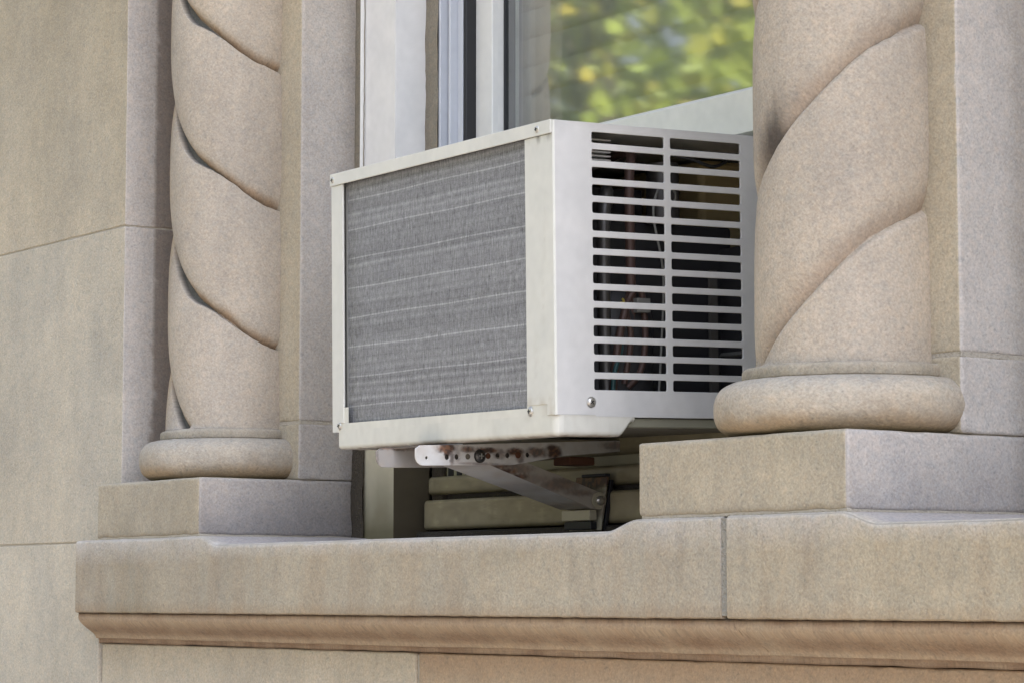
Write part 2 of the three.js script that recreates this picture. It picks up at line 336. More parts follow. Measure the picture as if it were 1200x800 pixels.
// ---------------------------------------------------------------- twisted columns, half sunk in the nooks
// groove height against angle a (degrees, 0 = straight out of the wall, 90 = towards +x)
function column(label, xc, r, dir, y0, rt, tone, soot) {
  const c = thing('twisted_column', label, 'column', [xc, .1965, -.145]);
  const zc = -.145, YB = .2742, YT = 2.0, P = dir > 0 ? .206 : .2105;
  const slopeAt = dir > 0 ? (a) => lerp(.00155, .00062, sstep(25, 108, a)) : (a) => lerp(lerp(.0021, .00118, sstep(0, 26, a)), .00038, sstep(62, 100, a));
  const N = 150, A0 = -112, A1 = 112, g = [0];
  for (let i = 1; i <= N; i++) { const a = A0 + (A1 - A0) * (i - .5) / N; g.push(g[i - 1] + slopeAt(a) * (A1 - A0) / N); }
  const i0 = Math.round((0 - A0) / (A1 - A0) * N), g0 = g[i0];
  // t runs up one strand: gentle roll inwards at its foot, quick arris at its top
  const ts = [0, .003, .006, .013, .022, .034, .05, .075, .105, .14, .18, .23, .29, .37, .46, .55, .64, .72, .79, .85, .895, .915, .924, .930, .934, .938, .942, .946, .950, .954, .958, .962, .966, .970, .974, .978, .982, .986, .990, .994, .997, 1];
  // the left column's grooves open into a dark slot on their upper left half
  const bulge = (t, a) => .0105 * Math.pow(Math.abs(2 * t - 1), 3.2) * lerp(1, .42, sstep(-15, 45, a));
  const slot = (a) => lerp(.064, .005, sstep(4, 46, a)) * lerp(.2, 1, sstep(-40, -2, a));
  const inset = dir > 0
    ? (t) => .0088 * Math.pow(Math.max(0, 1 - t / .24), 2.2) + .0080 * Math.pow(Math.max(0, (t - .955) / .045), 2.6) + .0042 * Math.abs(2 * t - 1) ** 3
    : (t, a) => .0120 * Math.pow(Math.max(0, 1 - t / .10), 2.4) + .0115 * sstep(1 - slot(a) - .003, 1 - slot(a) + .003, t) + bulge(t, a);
  const pos = [], idx = [], uv = [], tt = [], aa = [];
  let rows = 0;
  const K0 = -4, K1 = 11;
  for (let k = K0; k <= K1; k++) for (const t of ts) {
    if (t === 1 && k < K1) continue;
    rows++;
    for (let i = 0; i <= N; i++) {
      const a = (A0 + (A1 - A0) * i / N) * Math.PI / 180;
      const wob = .004 * noise(a * 1.7, k * 3.3, 4) + .0011 * noise(a * 9, k * 7.1, 2);
      const edge = t < .3 ? 1 - t / .3 : t > .7 ? (t - .7) / .3 : 0;
      let y = y0 + dir * (g[i] - g0) + (k + t) * P + wob * edge;
      const cl = clamp(y, YB, YT);
      const rr = r - inset(t, a * 180 / Math.PI) * (cl === y ? 1 : .0) + .0011 * fbm(a * 3, y * 8, 3, 3) + .0014 * Math.sin(a * 1.3 + k);
      pos.push(xc + rr * Math.sin(a), cl, zc + rr * Math.cos(a)); uv.push(a * r, cl); tt.push(t); aa.push(a);
    }
  }
  for (let j = 0; j < rows - 1; j++) for (let i = 0; i < N; i++) { const a = j * (N + 1) + i, b = a + 1, d = a + N + 1, e = d + 1; idx.push(a, b, e, a, e, d); }
  const geo = new THREE.BufferGeometry();
  geo.setAttribute('position', new THREE.Float32BufferAttribute(pos, 3)); geo.setAttribute('uv', new THREE.Float32BufferAttribute(uv, 2)); geo.setIndex(idx); geo.computeVertexNormals();
  paintStone(geo, { v: tone * .905, warm: -.01, pink: .025 }, (q, x, y, z, nx, ny, nz, i) => {
    const t = tt[i], a = aa[i] * 180 / Math.PI, n1 = fbm(x * 18, y * 18, z * 18, 3), n2 = fbm(x * 60, y * 7, z * 60, 3);
    q = mixc(q, [q[0] * 1.12, q[1] * 1.10, q[2] * 1.08], .5 * n2 + .1);
    if (dir > 0) {
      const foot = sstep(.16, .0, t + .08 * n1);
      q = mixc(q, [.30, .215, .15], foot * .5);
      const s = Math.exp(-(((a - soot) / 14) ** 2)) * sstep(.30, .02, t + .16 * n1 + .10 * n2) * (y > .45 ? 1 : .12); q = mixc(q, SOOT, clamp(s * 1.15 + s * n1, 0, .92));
    } else {
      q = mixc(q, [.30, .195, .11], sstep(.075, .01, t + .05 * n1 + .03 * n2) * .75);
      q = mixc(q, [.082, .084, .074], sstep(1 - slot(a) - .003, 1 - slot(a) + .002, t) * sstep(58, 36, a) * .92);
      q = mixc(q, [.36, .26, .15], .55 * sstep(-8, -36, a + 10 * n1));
    }
    return q;
  });
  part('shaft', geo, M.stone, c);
  // moulded foot
  const prof = (pts, nm, v, st) => {
    const n = 110, pp = [], ii = [], u = [], L = [0]; let m = pts.length; for (let i = 1; i < m; i++) L.push(L[i - 1] + Math.hypot(pts[i][0] - pts[i - 1][0], pts[i][1] - pts[i - 1][1]));
    for (let i = 0; i <= n; i++) { const a = (-112 + 224 * i / n) * Math.PI / 180; for (const P_ of pts) { const [R, y] = P_, w = .0012 * fbm(a * 3, y * 25, R * 20 + xc, 3) + .0006 * noise(a * 20, y * 90, xc); pp.push(xc + (R + w) * Math.sin(a), y + .0006 * noise(a * 8, R * 40, 3), zc + (R + w) * Math.cos(a)); u.push(a * .13, L[pts.indexOf(P_)]); } }
    for (let i = 0; i < n; i++) for (let j = 0; j < m - 1; j++) { const a = i * m + j, b = a + 1, d = a + m, e = d + 1; ii.push(a, e, d, a, b, e); }
    const q = new THREE.BufferGeometry(); q.setAttribute('position', new THREE.Float32BufferAttribute(pp, 3)); q.setAttribute('uv', new THREE.Float32BufferAttribute(u, 2)); q.setIndex(ii); q.computeVertexNormals();
    part(nm, paintStone(q, { v: v * .94, warm: -.0, pink: .015 }, st), M.stone, c);
  };
  const rf = rt - .032;
  prof([[r - .02, .2744], [r + .002, .2740], [rf - .005, .2734], [rf - .002, .2726], [rf, .2708], [rf + .0005, .268], [rf + .0005, .2605], [rf - .002, .2585], [rf - .012, .258]], 'fillet', tone * .95, (q, x, y, z) => mixc(q, GREENISH, .22 + .4 * fbm(x * 20, y * 20, z * 20, 3)));
  const T = [[rt - .05, .2588]], h = .0305, yc = .2283;
  for (let i = 0; i <= 22; i++) { const a = Math.PI / 2 - i / 22 * Math.PI, e = (v) => Math.sign(v) * Math.abs(v) ** .82; T.push([rt - .034 + .034 * e(Math.cos(a)), yc + h * e(Math.sin(a))]); }
  T.push([rt - .05, .1972]);
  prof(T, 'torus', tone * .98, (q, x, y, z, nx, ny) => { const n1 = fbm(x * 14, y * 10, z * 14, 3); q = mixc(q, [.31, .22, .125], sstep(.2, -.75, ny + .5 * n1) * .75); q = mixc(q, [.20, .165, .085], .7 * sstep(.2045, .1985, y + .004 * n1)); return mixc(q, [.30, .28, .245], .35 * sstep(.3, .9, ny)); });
}
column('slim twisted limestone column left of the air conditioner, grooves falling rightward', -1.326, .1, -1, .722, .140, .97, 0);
column('thick twisted limestone column right of the air conditioner, grooves rising rightward', .0505, .105, 1, .521, .150, 1.03, -9);
const SLAT = .22, TREES = [[-19, 11, 9, .3], [-14.2, 10, 8.5, .5], [-9.8, 10.4, 9, .25], [-5.5, 9.6, 8.6, .4], [-1.2, 10.2, 9.2, .3], [-12, 15, 11, .2], [-6.5, 15.5, 11, .2], [-17, 16, 11, .2], [-23, 15, 11, .2]];
// long triangles split so that stains can follow a surface
function tessellate(g, maxEdge, iter, smooth) {                      // split long triangle edges
  let src = g.index ? g.toNonIndexed() : g, P = Array.from(src.attributes.position.array);
  for (let it = 0; it < iter; it++) {
    const Q = []; let any = false;
    for (let i = 0; i < P.length; i += 9) {
      const v = [0, 1, 2].map(k => [P[i + 3 * k], P[i + 3 * k + 1], P[i + 3 * k + 2]]);
      const L = [0, 1, 2].map(k => Math.hypot(...v[k].map((t, c) => t - v[(k + 1) % 3][c]))), m = L.indexOf(Math.max(...L));
      if (L[m] <= maxEdge) { Q.push(...v.flat()); continue; }
      any = true; const a = v[m], b2 = v[(m + 1) % 3], c = v[(m + 2) % 3], h = a.map((t, k) => (t + b2[k]) / 2);
      Q.push(...a, ...h, ...c, ...h, ...b2, ...c);
    }
    P = Q; if (!any || P.length > 9 * 60000) break;
  }
  const o = new THREE.BufferGeometry(); o.setAttribute('position', new THREE.Float32BufferAttribute(P, 3)); if (smooth) { const m = mergeVertices(o, 1e-5); m.computeVertexNormals(); return m; } o.computeVertexNormals(); return o;
}
// ---------------------------------------------------------------- window: casing, tracks, sash, glass, sill bars
{
  const w = thing('sash_window', 'white framed sash window behind the air conditioner, glass mirroring trees', 'window', [-.64, .12, -.33]);
  const XL = XR_L, T = 2.02, Bm = .108;
  // perished sealant along the stone, drawn as an uneven bead
  const bead = (x0, x1, z, seed, y0 = Bm, amp = .0015, yt = T) => sweepY(range(y0, yt, .012), (y) => {
    const a = amp * noise(y * 14, seed, 1), b = .6 * amp * noise(y * 60, seed, 2), P = [];
    for (let i = 0; i <= 6; i++) { const t = i / 6; P.push([lerp(x0 - .002, x1 + .002 * (1 + a * 200), t), z + .0028 * Math.sin(t * Math.PI) + a + b]); }
    return P;
  });
  function sweepY(ys, profile) {
    const pos = [], idx = []; let m = 0;
    for (const y of ys) { const P = profile(y); m = P.length; for (const [x, z] of P) pos.push(x, y, z); }
    for (let i = 0; i < ys.length - 1; i++) for (let j = 0; j < m - 1; j++) { const a = i * m + j, b = a + 1, c = a + m, d = c + 1; idx.push(a, b, d, a, d, c); }
    const g = new THREE.BufferGeometry(); g.setAttribute('position', new THREE.Float32BufferAttribute(pos, 3)); g.setIndex(idx); g.computeVertexNormals(); return uvBox(g);
  }
  part('sealant', bead(XL, -1.140, -.2620, 7, Bm, .004, .262), M.dark_caulk, w, 'dark brown lower sealant');  // lower length of the bead in darker caulk
  part('sealant', bead(XL, -1.146, -.2655, 1, .258), M.caulk, w, 'brown weathered sealant bead along the stone');
  part('glazing_strip', box(-1.1490, -1.1458, .262, T, -.2720, -.2600, .0008), M.vinyl, w);
  // grime and the shade under the unit, painted into the casing's lower end
  const dirtAndShade = (g, v = .8) => {
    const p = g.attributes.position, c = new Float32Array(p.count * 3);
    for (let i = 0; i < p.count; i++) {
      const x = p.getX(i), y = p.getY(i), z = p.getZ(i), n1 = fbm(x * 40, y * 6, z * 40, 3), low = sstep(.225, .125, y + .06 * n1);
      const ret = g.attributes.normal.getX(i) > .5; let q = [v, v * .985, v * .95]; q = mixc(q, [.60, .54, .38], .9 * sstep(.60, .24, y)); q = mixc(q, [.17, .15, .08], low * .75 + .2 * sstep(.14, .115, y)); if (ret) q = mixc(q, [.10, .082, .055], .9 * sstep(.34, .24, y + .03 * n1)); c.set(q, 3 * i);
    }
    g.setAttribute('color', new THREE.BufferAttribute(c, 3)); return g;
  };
  const tall = (x0, x1, z0, z1, y0 = Bm) => { const g = new THREE.BoxGeometry(x1 - x0, T - y0, z1 - z0, 4, 160, 2); g.translate((x0 + x1) / 2, (T + y0) / 2, (z0 + z1) / 2); return uvBox(g); };
  part('casing', dirtAndShade(tall(-1.1452, -1.0619, -.3300, -.2672)), M.paint, w);
  part('sealant', bead(-1.0619, -1.0315, -.3215, 4, .245, .0028), M.caulk, w, 'taupe lumpy sealant bead beside the track');
  for (const [a, b, z] of [[-1.0310, -1.0255, -.3235], [-1.0245, -1.0130, -.3370], [-1.0125, -1.0075, -.3290], [-1.0070, -.9940, -.3420]])
    part('track', box(a, b, .2405, T, -.42, z, .0012), M.track, w);
  part('weatherstrip', box(-.9935, -.9852, .2405, T, -.43, -.3425, .002), M.black_rubber, w);
  // right hand side, mostly behind the column
  part('casing', dirtAndShade(tall(-.20, -.095, -.3300, -.2672)), M.paint, w);
  part('track', box(-.262, -.2005, .2405, T, -.42, -.335, .0012), M.track, w);
  // lower edge of the raised sash
  const sash = new THREE.Group(); sash.name = 'sash'; sash.position.set(0, 0, 0); w.add(sash);
  const inS = (n, g, m, l) => part(n, g, m, sash, l);
  inS('stile', box(-.9860, -.9430, .6205, T, -.410, -.3600, .002), M.vinyl);
  inS('stile', box(-.3050, -.2620, .6205, T, -.410, -.3600, .002), M.vinyl);
  { // bottom rail with a sloped glazing bead
    const g = sweep([-.9428, -.3052], () => [[-.410, .6205], [-.3600, .6205], [-.3596, .6215], [-.3596, .6745], [-.3602, .6760], [-.3650, .6800], [-.410, .6800]].map(([z, y]) => [z, y]), { caps: false, flip: true });
    inS('rail', paintAll(g, [.80, .78, .70]), M.paint);
  }
  inS('gasket', mergeGeometries([box(-.9432, -.9395, .6790, T, -.4000, -.3805, .0006), box(-.9395, -.3086, .6790, .6815, -.4000, -.3760, .0006), box(-.3086, -.3048, .6790, T, -.4000, -.3805, .0006)]), M.black_rubber);
  { const g = new THREE.PlaneGeometry(.632, T - .682); g.translate(-.624, (T + .682) / 2, -.3840); inS('glass_pane', g, M.glass); }
  { const g = new THREE.PlaneGeometry(.632, T - .682); g.translate(-.624, (T + .682) / 2, -.3960); inS('glass_pane', g, M.glass); }
  part('top_rail', box(-1.145, -.095, 2.0, 2.06, -.42, -.30, .002), M.vinyl, w);
  // filler boards on both sides of the appliance
  part('filler_panel', box(-.9930, -.9000, .2405, .6195, -.4000, -.3720, .002), M.cream, w);
  part('filler_panel', box(-.3650, -.2620, .2405, .6195, -.4000, -.3720, .002), M.cream, w);
  // lower frame of the window, seen in the gap under the appliance
  const grimyAndShaded = (g, base, y0, y1, seed) => paintAll(subdiv(g), base, (c, x, y, z) => {  // sill bars: grime plus the shade under the unit, painted dark
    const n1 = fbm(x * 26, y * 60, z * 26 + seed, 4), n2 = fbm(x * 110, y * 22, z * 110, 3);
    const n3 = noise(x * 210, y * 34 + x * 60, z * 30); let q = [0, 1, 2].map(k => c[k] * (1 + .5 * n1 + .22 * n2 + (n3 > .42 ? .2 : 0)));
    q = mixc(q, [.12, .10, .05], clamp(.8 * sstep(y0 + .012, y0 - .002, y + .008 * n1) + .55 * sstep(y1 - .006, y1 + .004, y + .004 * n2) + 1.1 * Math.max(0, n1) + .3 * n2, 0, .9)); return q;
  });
  function subdiv(g) { return g; }
  const fineBar = (x0, x1, y0, y1, z0, z1) => { const g = new RoundedBoxGeometry(x1 - x0, y1 - y0, z1 - z0, 4, .006); g.translate((x0 + x1) / 2, (y0 + y1) / 2, (z0 + z1) / 2); const q = tessellate(g, .012, 10, true); return uvBox(q); };
  const bar = (x0, x1, y0, y1, z0, z1, base, seed, l) => part('sill_bar', grimyAndShaded(fineBar(x0, x1, y0, y1, z0, z1), base, y0, y1, seed), M.paint, w, l);
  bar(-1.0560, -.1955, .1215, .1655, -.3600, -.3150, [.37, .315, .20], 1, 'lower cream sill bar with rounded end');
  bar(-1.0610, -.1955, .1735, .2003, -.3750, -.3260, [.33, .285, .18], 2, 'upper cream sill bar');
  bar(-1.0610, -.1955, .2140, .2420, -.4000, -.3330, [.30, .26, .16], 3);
  part('vent_strip', box(-1.0610, -.1955, .2000, .2150, -.4000, -.3400, .001), M.cream_dark, w);
  part('dark_seam', box(-1.0600, -.1955, .1630, .1810, -.3700, -.3410, .001), M.grime, w, 'dark strip in the gap between the sill bars');  // dark box filling the gap between the bars
  part('grime', box(-1.0615, -1.0300, .118, .246, -.3600, -.3330, .004), M.dark_caulk, w);  // dark box filling the gap beside the bars
  part('grime', box(-1.1500, -.1000, .1070, .1190, -.3450, -.3080, .004), M.grime, w);  // dark box along the foot of the opening
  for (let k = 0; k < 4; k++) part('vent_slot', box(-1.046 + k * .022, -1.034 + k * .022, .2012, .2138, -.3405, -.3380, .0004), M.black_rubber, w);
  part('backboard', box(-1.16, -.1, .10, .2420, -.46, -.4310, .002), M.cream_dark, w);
}
function paintAll(g, c, fn) {
  const p = g.attributes.position, col = new Float32Array(p.count * 3);
  for (let i = 0; i < p.count; i++) col.set(fn ? fn(c, p.getX(i), p.getY(i), p.getZ(i)) : c, 3 * i);
  g.setAttribute('color', new THREE.BufferAttribute(col, 3)); return g;
}
{ // slatted blind inside
  const b = thing('window_blind', 'grey slatted blind hanging inside behind the window glass', 'blind', [-.68, 1.9, -.434]);
  const sg = new THREE.CylinderGeometry(.16, .16, .84, 10, 1, true, -.16, .32); sg.rotateZ(Math.PI / 2); sg.rotateX(.0); 
  const p = sg.attributes.position; for (let i = 0; i < p.count; i++) { }
  sg.computeBoundingBox(); { const c = new THREE.Vector3(); sg.boundingBox.getCenter(c); sg.translate(-c.x, -c.y, -c.z); }
  for (let k = 0; k < 32; k++) {
    const m = local('slat', sg, M.blind, b); m.rotation.x = SLAT; m.position.set(0, 1.93 - k * .0425 - 1.9, 0);
  }
  local('head_rail', box(-.42, .42, .03, .08, -.03, .03, .003), M.vinyl, b);
}

// ---------------------------------------------------------------- the air conditioner
const ac = thing('air_conditioner', 'white boxy window air conditioner with grey coil and slotted side', 'air conditioner', [-.338, .2416, -.03]);
ac.userData.local = true;
ac.rotation.set(.0221, -.0735, -.0178, 'YXZ');
{
  const W = .5776, H = .3554, D = .60;
  const G = (n, g, m, l, p = ac) => local(n, g, m, p, l);
  const WHITE = [.72, .71, .655];
  const dirtAndShadePaint = (g, base = WHITE, opt = {}) => {
    return paintAll(g, base, (c, x, y, z) => {
      const n1 = fbm(x * 24, y * 9, z * 24, 4), n2 = fbm(x * 90, y * 30, z * 90, 3);
      let q = [c[0] * (1 + .035 * n1), c[1] * (1 + .03 * n1), c[2] * (1 + .02 * n1 - .02)];
      if (opt.grime) { const g2 = sstep(.30, .352, y) * sstep(-.062, -.02, x) ; q = mixc(q, [.10, .09, .07], clamp(.9 * sstep(.3305, .339, y + .004 * n2) * sstep(.12, .45, n2 + .35 * sstep(-.05, -.01, x)) , 0, .8)); q = mixc(q, [.45, .38, .27], .55 * sstep(.03, .012, y + .006 * n1) * sstep(-.1, .3, n2)); q = mixc(q, [.50, .47, .40], .35 * sstep(.1, .5, fbm(x * 120, y * 6, 5, 3))); }
      if (opt.low) q = mixc(q, [.22, .13, .07], clamp(sstep(opt.low[0], opt.low[1], y) * (.55 + 1.2 * n2), 0, .8));
      if (opt.top) q = mixc(q, [.42, .40, .36], .35 * sstep(opt.top, opt.top + .02, y + .012 * n2) * (.6 + n1));
      if (opt.seam) q = mixc(q, [.50, .46, .38], clamp(.5 * n2 + .5 * sstep(-.006, .0005, y) * sstep(-.02, .0, x + .02), 0, .5));
      if (opt.slots) { const k = sstep(.012, -.01, Math.abs((y * 1000) % 21.45 - 7) * .001); q = mixc(q, [.50, .50, .49], clamp(.45 * sstep(-.05, -.26, z + .03 * n1) + .3 * n2, 0, .7)); }  // panel greys toward the wall: shading by the column painted in, plus grime
      if (opt.back) q = mixc(q, [.55, .55, .53], .7 * sstep(-.03, -.12, z + .02 * n1));
      return q;
    });
  };
  const plate = (shape, depth, bev = .0007, seg = 6) => new THREE.ExtrudeGeometry(shape, { depth, bevelEnabled: bev > 0, bevelThickness: bev, bevelSize: bev, bevelOffset: -bev, bevelSegments: 2, curveSegments: seg });
  const poly = (pts) => new THREE.Shape(pts.map(p => new THREE.Vector2(...p)));
  const dense = (g) => g;   // plates are tinted by texture and by their vertices
  // condenser coil behind the open front
  {
    const ph = []; const r = rng(5);
    const N = 1024, A = new Float32Array(N), Bc = new Float32Array(N);
    for (let i = 0; i < N; i++) A[i] = r() - .5;
    const fine = norm(blur(white(1024, 21), 1024, 1)), str = new Float32Array(N * N), tall = norm(blur(white(1024, 22), 1024, 5));
    for (let j = 0; j < N; j++) for (let i = 0; i < N; i++) { let s = 0; for (let k = -14; k <= 14; k++) s += w1[((j + k + N) % N) * N + i]; str[j * N + i] = s / 29; }
    const st = norm(str), ROWS = 33;
    const rowTone = Array.from({ length: ROWS }, () => r());
    const coil = dataTex(N, N, (i, j, k) => {
      const v = j / N * ROWS, row = Math.floor(v), f = v - row, major = row % 4 === 2;
      const wave = .05 * Math.sin(i * .011 + row) ;
      const d = Math.abs(f - .5 + wave);
      let t = .245 + .022 * fine[k] + .050 * st[k] + .014 * tall[k] + .014 * Math.sin(j * .061) + .012 * Math.sin(j * .023 + 1);
      t += (major ? .22 : .12 * rowTone[row] * rowTone[row]) * Math.exp(-((d / (major ? .085 : .20)) ** 2)) * (.75 + .25 * st[k]);
      t -= .030 * sstep(.36, .5, d);
      if (i % 7 === 0) t -= .02;
      return [t * .985, t * .988, t * 1.0];
    });
    const bump = dataTex(N, N, (i, j, k) => { const v = .5 + .14 * st[k] + .08 * fine[k] + (i % 3 ? .06 : -.1); return [v, v, v]; });
    const m = new THREE.MeshStandardMaterial({ name: 'coil_fins', map: coil, bumpMap: bump, bumpScale: .0012, roughness: .5, metalness: .25, color: new THREE.Color(1.05, 1.05, 1.05) });
    const g = new THREE.PlaneGeometry(W - .088, H - .022); g.translate(-W / 2 - .0175 + .0005, H / 2 - .004, -.0065);
    G('coil', g, m, 'grey finned condenser coil with pale tube rows');
    G('coil_side', box(-.0665, -.0640, .004, H - .02, -.03, -.0030, .0005), M.galvanised);
    G('coil_end', box(-W + .0290, -W + .0335, .03, H - .02, -.03, -.0045, .0005), M.galvanised);
    // the thickness of the coil, seen through the side slots as stacked fins and return bends
    G('coil_core', box(-W + .03, -.040, .0, H - .01, -.040, -.0085, .002), M.black_plastic);
  }
  // top rim, right flange, left flange
  const gf = (shape, z, depth, opt, base) => { const g = plate(shape, depth); g.translate(0, 0, z); return dirtAndShadePaint(uvBox(tessellate(g, .012, 14)), base, opt); };
  G('top_rim', gf(poly([[-W - .001, H - .0165], [-W - .001, H + .0002], [-.0035, H + .0002], [-.0028, H - .0006], [-.0028, H - .0158], [-.0035, H - .0165]]), .0012, .0016, {}), M.paint);
  G('top_cover', dirtAndShadePaint(box(-W, -.0015, H - .0015, H - .0002, -D, .001, .0005), WHITE), M.paint);
  {
    const g = gf(poly([[-.0655, .0125], [-.0655, H - .0168], [-.003, H - .0168], [-.003, H - .0010], [-.0022, H - .0005], [-.0012, H - .0005], [-.0012, -.0008], [-.0195, -.0008], [-.0195, .0125]]), -.0010, .0016, { grime: true });
    G('corner_flange', g, M.paint);
  }
  G('left_flange', gf(poly([[-W, -.0025], [-W, H - .0168], [-W + .0330, H - .0168], [-W + .0330, .0100], [-W + .0200, .0100], [-W + .0175, -.0025]]), -.0006, .0016, {}), M.paint);
  G('left_side', dirtAndShadePaint(box(-W, -W + .0015, -.0015, H - .001, -D, -.001, .0005)), M.paint);
  // slotted side panel, one sheet with thirty openings
  {
    const s = new THREE.Shape(), zE = .58;
    s.moveTo(.0008, -.0008); s.lineTo(.0008, H - .0004); s.lineTo(zE, H - .0004); s.lineTo(zE, -.0026); s.lineTo(.0565, -.0026); s.lineTo(.0540, -.0008); s.closePath();
    const c0 = .0545, cw = .1070, gap = .0090, rr = .0028, p = .02145, h = .0136, top = .3438;
    for (let k = 0; k < 15; k++) for (const a of [c0, c0 + cw + gap]) {
      const y1 = top - k * p, y0 = y1 - h, b = a + cw, q = new THREE.Path();
      q.moveTo(a + rr, y0); q.lineTo(b - rr, y0); q.quadraticCurveTo(b, y0, b, y0 + rr); q.lineTo(b, y1 - rr); q.quadraticCurveTo(b, y1, b - rr, y1); q.lineTo(a + rr, y1); q.quadraticCurveTo(a, y1, a, y1 - rr); q.lineTo(a, y0 + rr); q.quadraticCurveTo(a, y0, a + rr, y0);
      s.holes.push(q);
    }
    const g = new THREE.ExtrudeGeometry(s, { depth: .0016, bevelEnabled: true, bevelThickness: .0006, bevelSize: .0006, bevelOffset: -.0006, bevelSegments: 2, curveSegments: 4 });
    g.rotateY(Math.PI / 2);          // shape x becomes -z, extrusion +x
    g.translate(-.0022, 0, 0);
    G('side_panel', dirtAndShadePaint(uvBox(tessellate(g, .008, 14)), [.67, .66, .645], { top: H - .014, slots: true }), M.paint, 'slotted side panel with two columns of openings');
  }
  // rounded fold between flange and side
  G('corner_fold', dirtAndShadePaint(uvBox((() => { const g = new THREE.CylinderGeometry(.0022, .0022, H, 12, 40, true, 0, Math.PI / 2); g.translate(-.0022, H / 2 - .0006, -.0016); return g; })())), M.paint);
  // base pan: one skirt bent round the front corners, with a rolled lower edge, tabs and a slanting end
  {
    const R = .006, yb = -.0262, L = [];        // x, z, outward x, outward z, top, lift of the lower edge
    const add = (x, z, ox, oz, top, lift = 0) => L.push([x, z, ox, oz, top, lift]);
    const bend = (cx, cz, r, a0, a1, top) => { for (let i = 0; i <= 10; i++) { const a = lerp(a0, a1, i / 10); add(cx + r * Math.cos(a), cz + r * Math.sin(a), Math.cos(a), Math.sin(a), top); } };
    for (const z of [-.12, -.08, -.04]) add(-W + .0125, z, -1, 0, .0310);
    bend(-W + .0185, -.0055, .006, Math.PI, Math.PI / 2, .0310);
    for (const x of [-.548, -.5400, -.5318]) add(x, .0005, 0, 1, .0310);
    for (let k = 0; k <= 40; k++) add(lerp(-.5317, -.0664, k / 40), .0005, 0, 1, .0095);
    for (const x of [-.0663, -.055, -.045, -.035, -.025, -.0192]) add(x, .0005, 0, 1, .0125);
    for (const x of [-.0191, -.016, -.013]) add(x, .0005, 0, 1, -.0006);
    bend(-.0118, -.0119, .0124, Math.PI / 2, 0, -.0006);
    for (let k = 1; k <= 10; k++) { const z = lerp(-.0119, -.0560, k / 10); add(.0006, z, 1, 0, -.0006); }
    for (let k = 0; k <= 20; k++) { const z = lerp(-.0561, -.1120, k / 20); add(.0006, z, 1, 0, -.0022, z > -.092 ? 0 : .0222 * sstep(-.089, -.116, z)); }
    const pos = [], idx = [], prof = [];
    for (let k = 0; k <= 6; k++) prof.push([0, k / 6]);
    for (let k = 1; k <= 6; k++) prof.push([-R * (1 - Math.cos(k / 6 * Math.PI / 2)), -R * Math.sin(k / 6 * Math.PI / 2)]);
    prof.push([-.030, -R + .0004]);
    const m = prof.length;
    for (const [x, z, ox, oz, top, lift] of L) prof.forEach(([d, t], i) => { const lo = yb + R + lift; const y = i <= 6 ? lerp(top, Math.min(lo, top - .0002), t) : Math.min(lo, top - .0002) + t; const dent = .0006 * fbm(x * 16, y * 20, z * 16, 2); pos.push(x + ox * (d + dent), y, z + oz * (d + dent)); });
    for (let i = 0; i < L.length - 1; i++) for (let k = 0; k < m - 1; k++) { const a = i * m + k, b = a + 1, c = a + m, d = c + 1; idx.push(a, b, d, a, d, c); }
    const e = new THREE.BufferGeometry(); e.setAttribute('position', new THREE.Float32BufferAttribute(pos, 3)); e.setIndex(idx); e.computeVertexNormals();
    G('base_pan', dirtAndShadePaint(uvBox(tessellate(e, .009, 12, true)), [.72, .705, .635], { low: [-.0225, -.0268], seam: true }), M.paint, 'base pan with deep front lip');
    G('underside', dirtAndShadePaint(box(-W + .02, -.012, -.0165, -.004, -D, -.025, .002), [.16, .145, .12]), M.paint, 'dark underside of the base pan');  // dark colour carries the shade under the unit
    G('underside_rail', dirtAndShadePaint(box(-.034, -.004, -.0150, -.0030, -D, -.10, .002), [.26, .25, .19]), M.paint);
  }
  // screws with cross recess
  const screw = (x, y, z, axis, r = .0052) => {
    const pts = []; for (let i = 0; i <= 8; i++) { const a = i / 8 * Math.PI / 2; pts.push(new THREE.Vector2(r * Math.sin(a) + 1e-5, r * .55 * Math.cos(a))); }
    pts.push(new THREE.Vector2(r * 1.25, 0)); pts.push(new THREE.Vector2(r * 1.28, -.001));
    const g = new THREE.LatheGeometry(pts.reverse(), 22); const s = new THREE.Mesh(g, M.screw_steel); s.name = 'screw'; s.castShadow = s.receiveShadow = true;
    s.position.set(x, y, z); if (axis === 'z') s.rotation.x = Math.PI / 2; else s.rotation.z = -Math.PI / 2; ac.add(s);
    const c = new THREE.Mesh(mergeGeometries([box(-r * .5, r * .5, 0, .0006, -r * .13, r * .13, .0001), box(-r * .13, r * .13, .0001, .0007, -r * .5, r * .5, .0001)]), M.black_rubber); c.name = 'recess'; c.position.y = r * .5; c.rotation.y = .6 + x * 9; s.add(c);
  };
  screw(-.0327, H - .0085, .0030, 'z', .0045); screw(-W + .0075, H - .0085, .0030, 'z', .0045); screw(-.0580, .0055, .0010, 'z'); screw(-W + .0205, .0065, .0012, 'z', .0045); screw(0, .0149, -.0495, 'x', .0055);
  // inside, seen through the slots
  const I = (n, g, m, l) => G(n, g, m, l);
  I('partition', box(-W + .02, -.02, 0, H - .010, -.470, -.462, .001), M.tan_plate);
  I('blower_housing', box(-.42, -.16, .225, H - .008, -.462, -.33, .01), M.tan_plate, 'tan fan housing');
  I('shroud', uvBox((() => { const s = new THREE.Shape(); s.absarc(0, 0, .145, 0, Math.PI * 2); const h = new THREE.Path(); h.absarc(0, 0, .118, 0, Math.PI * 2); s.holes.push(h); const g = plate(s, .03, .002, 30); g.translate(-.27, .165, -.150); return g; })()), M.black_plastic);
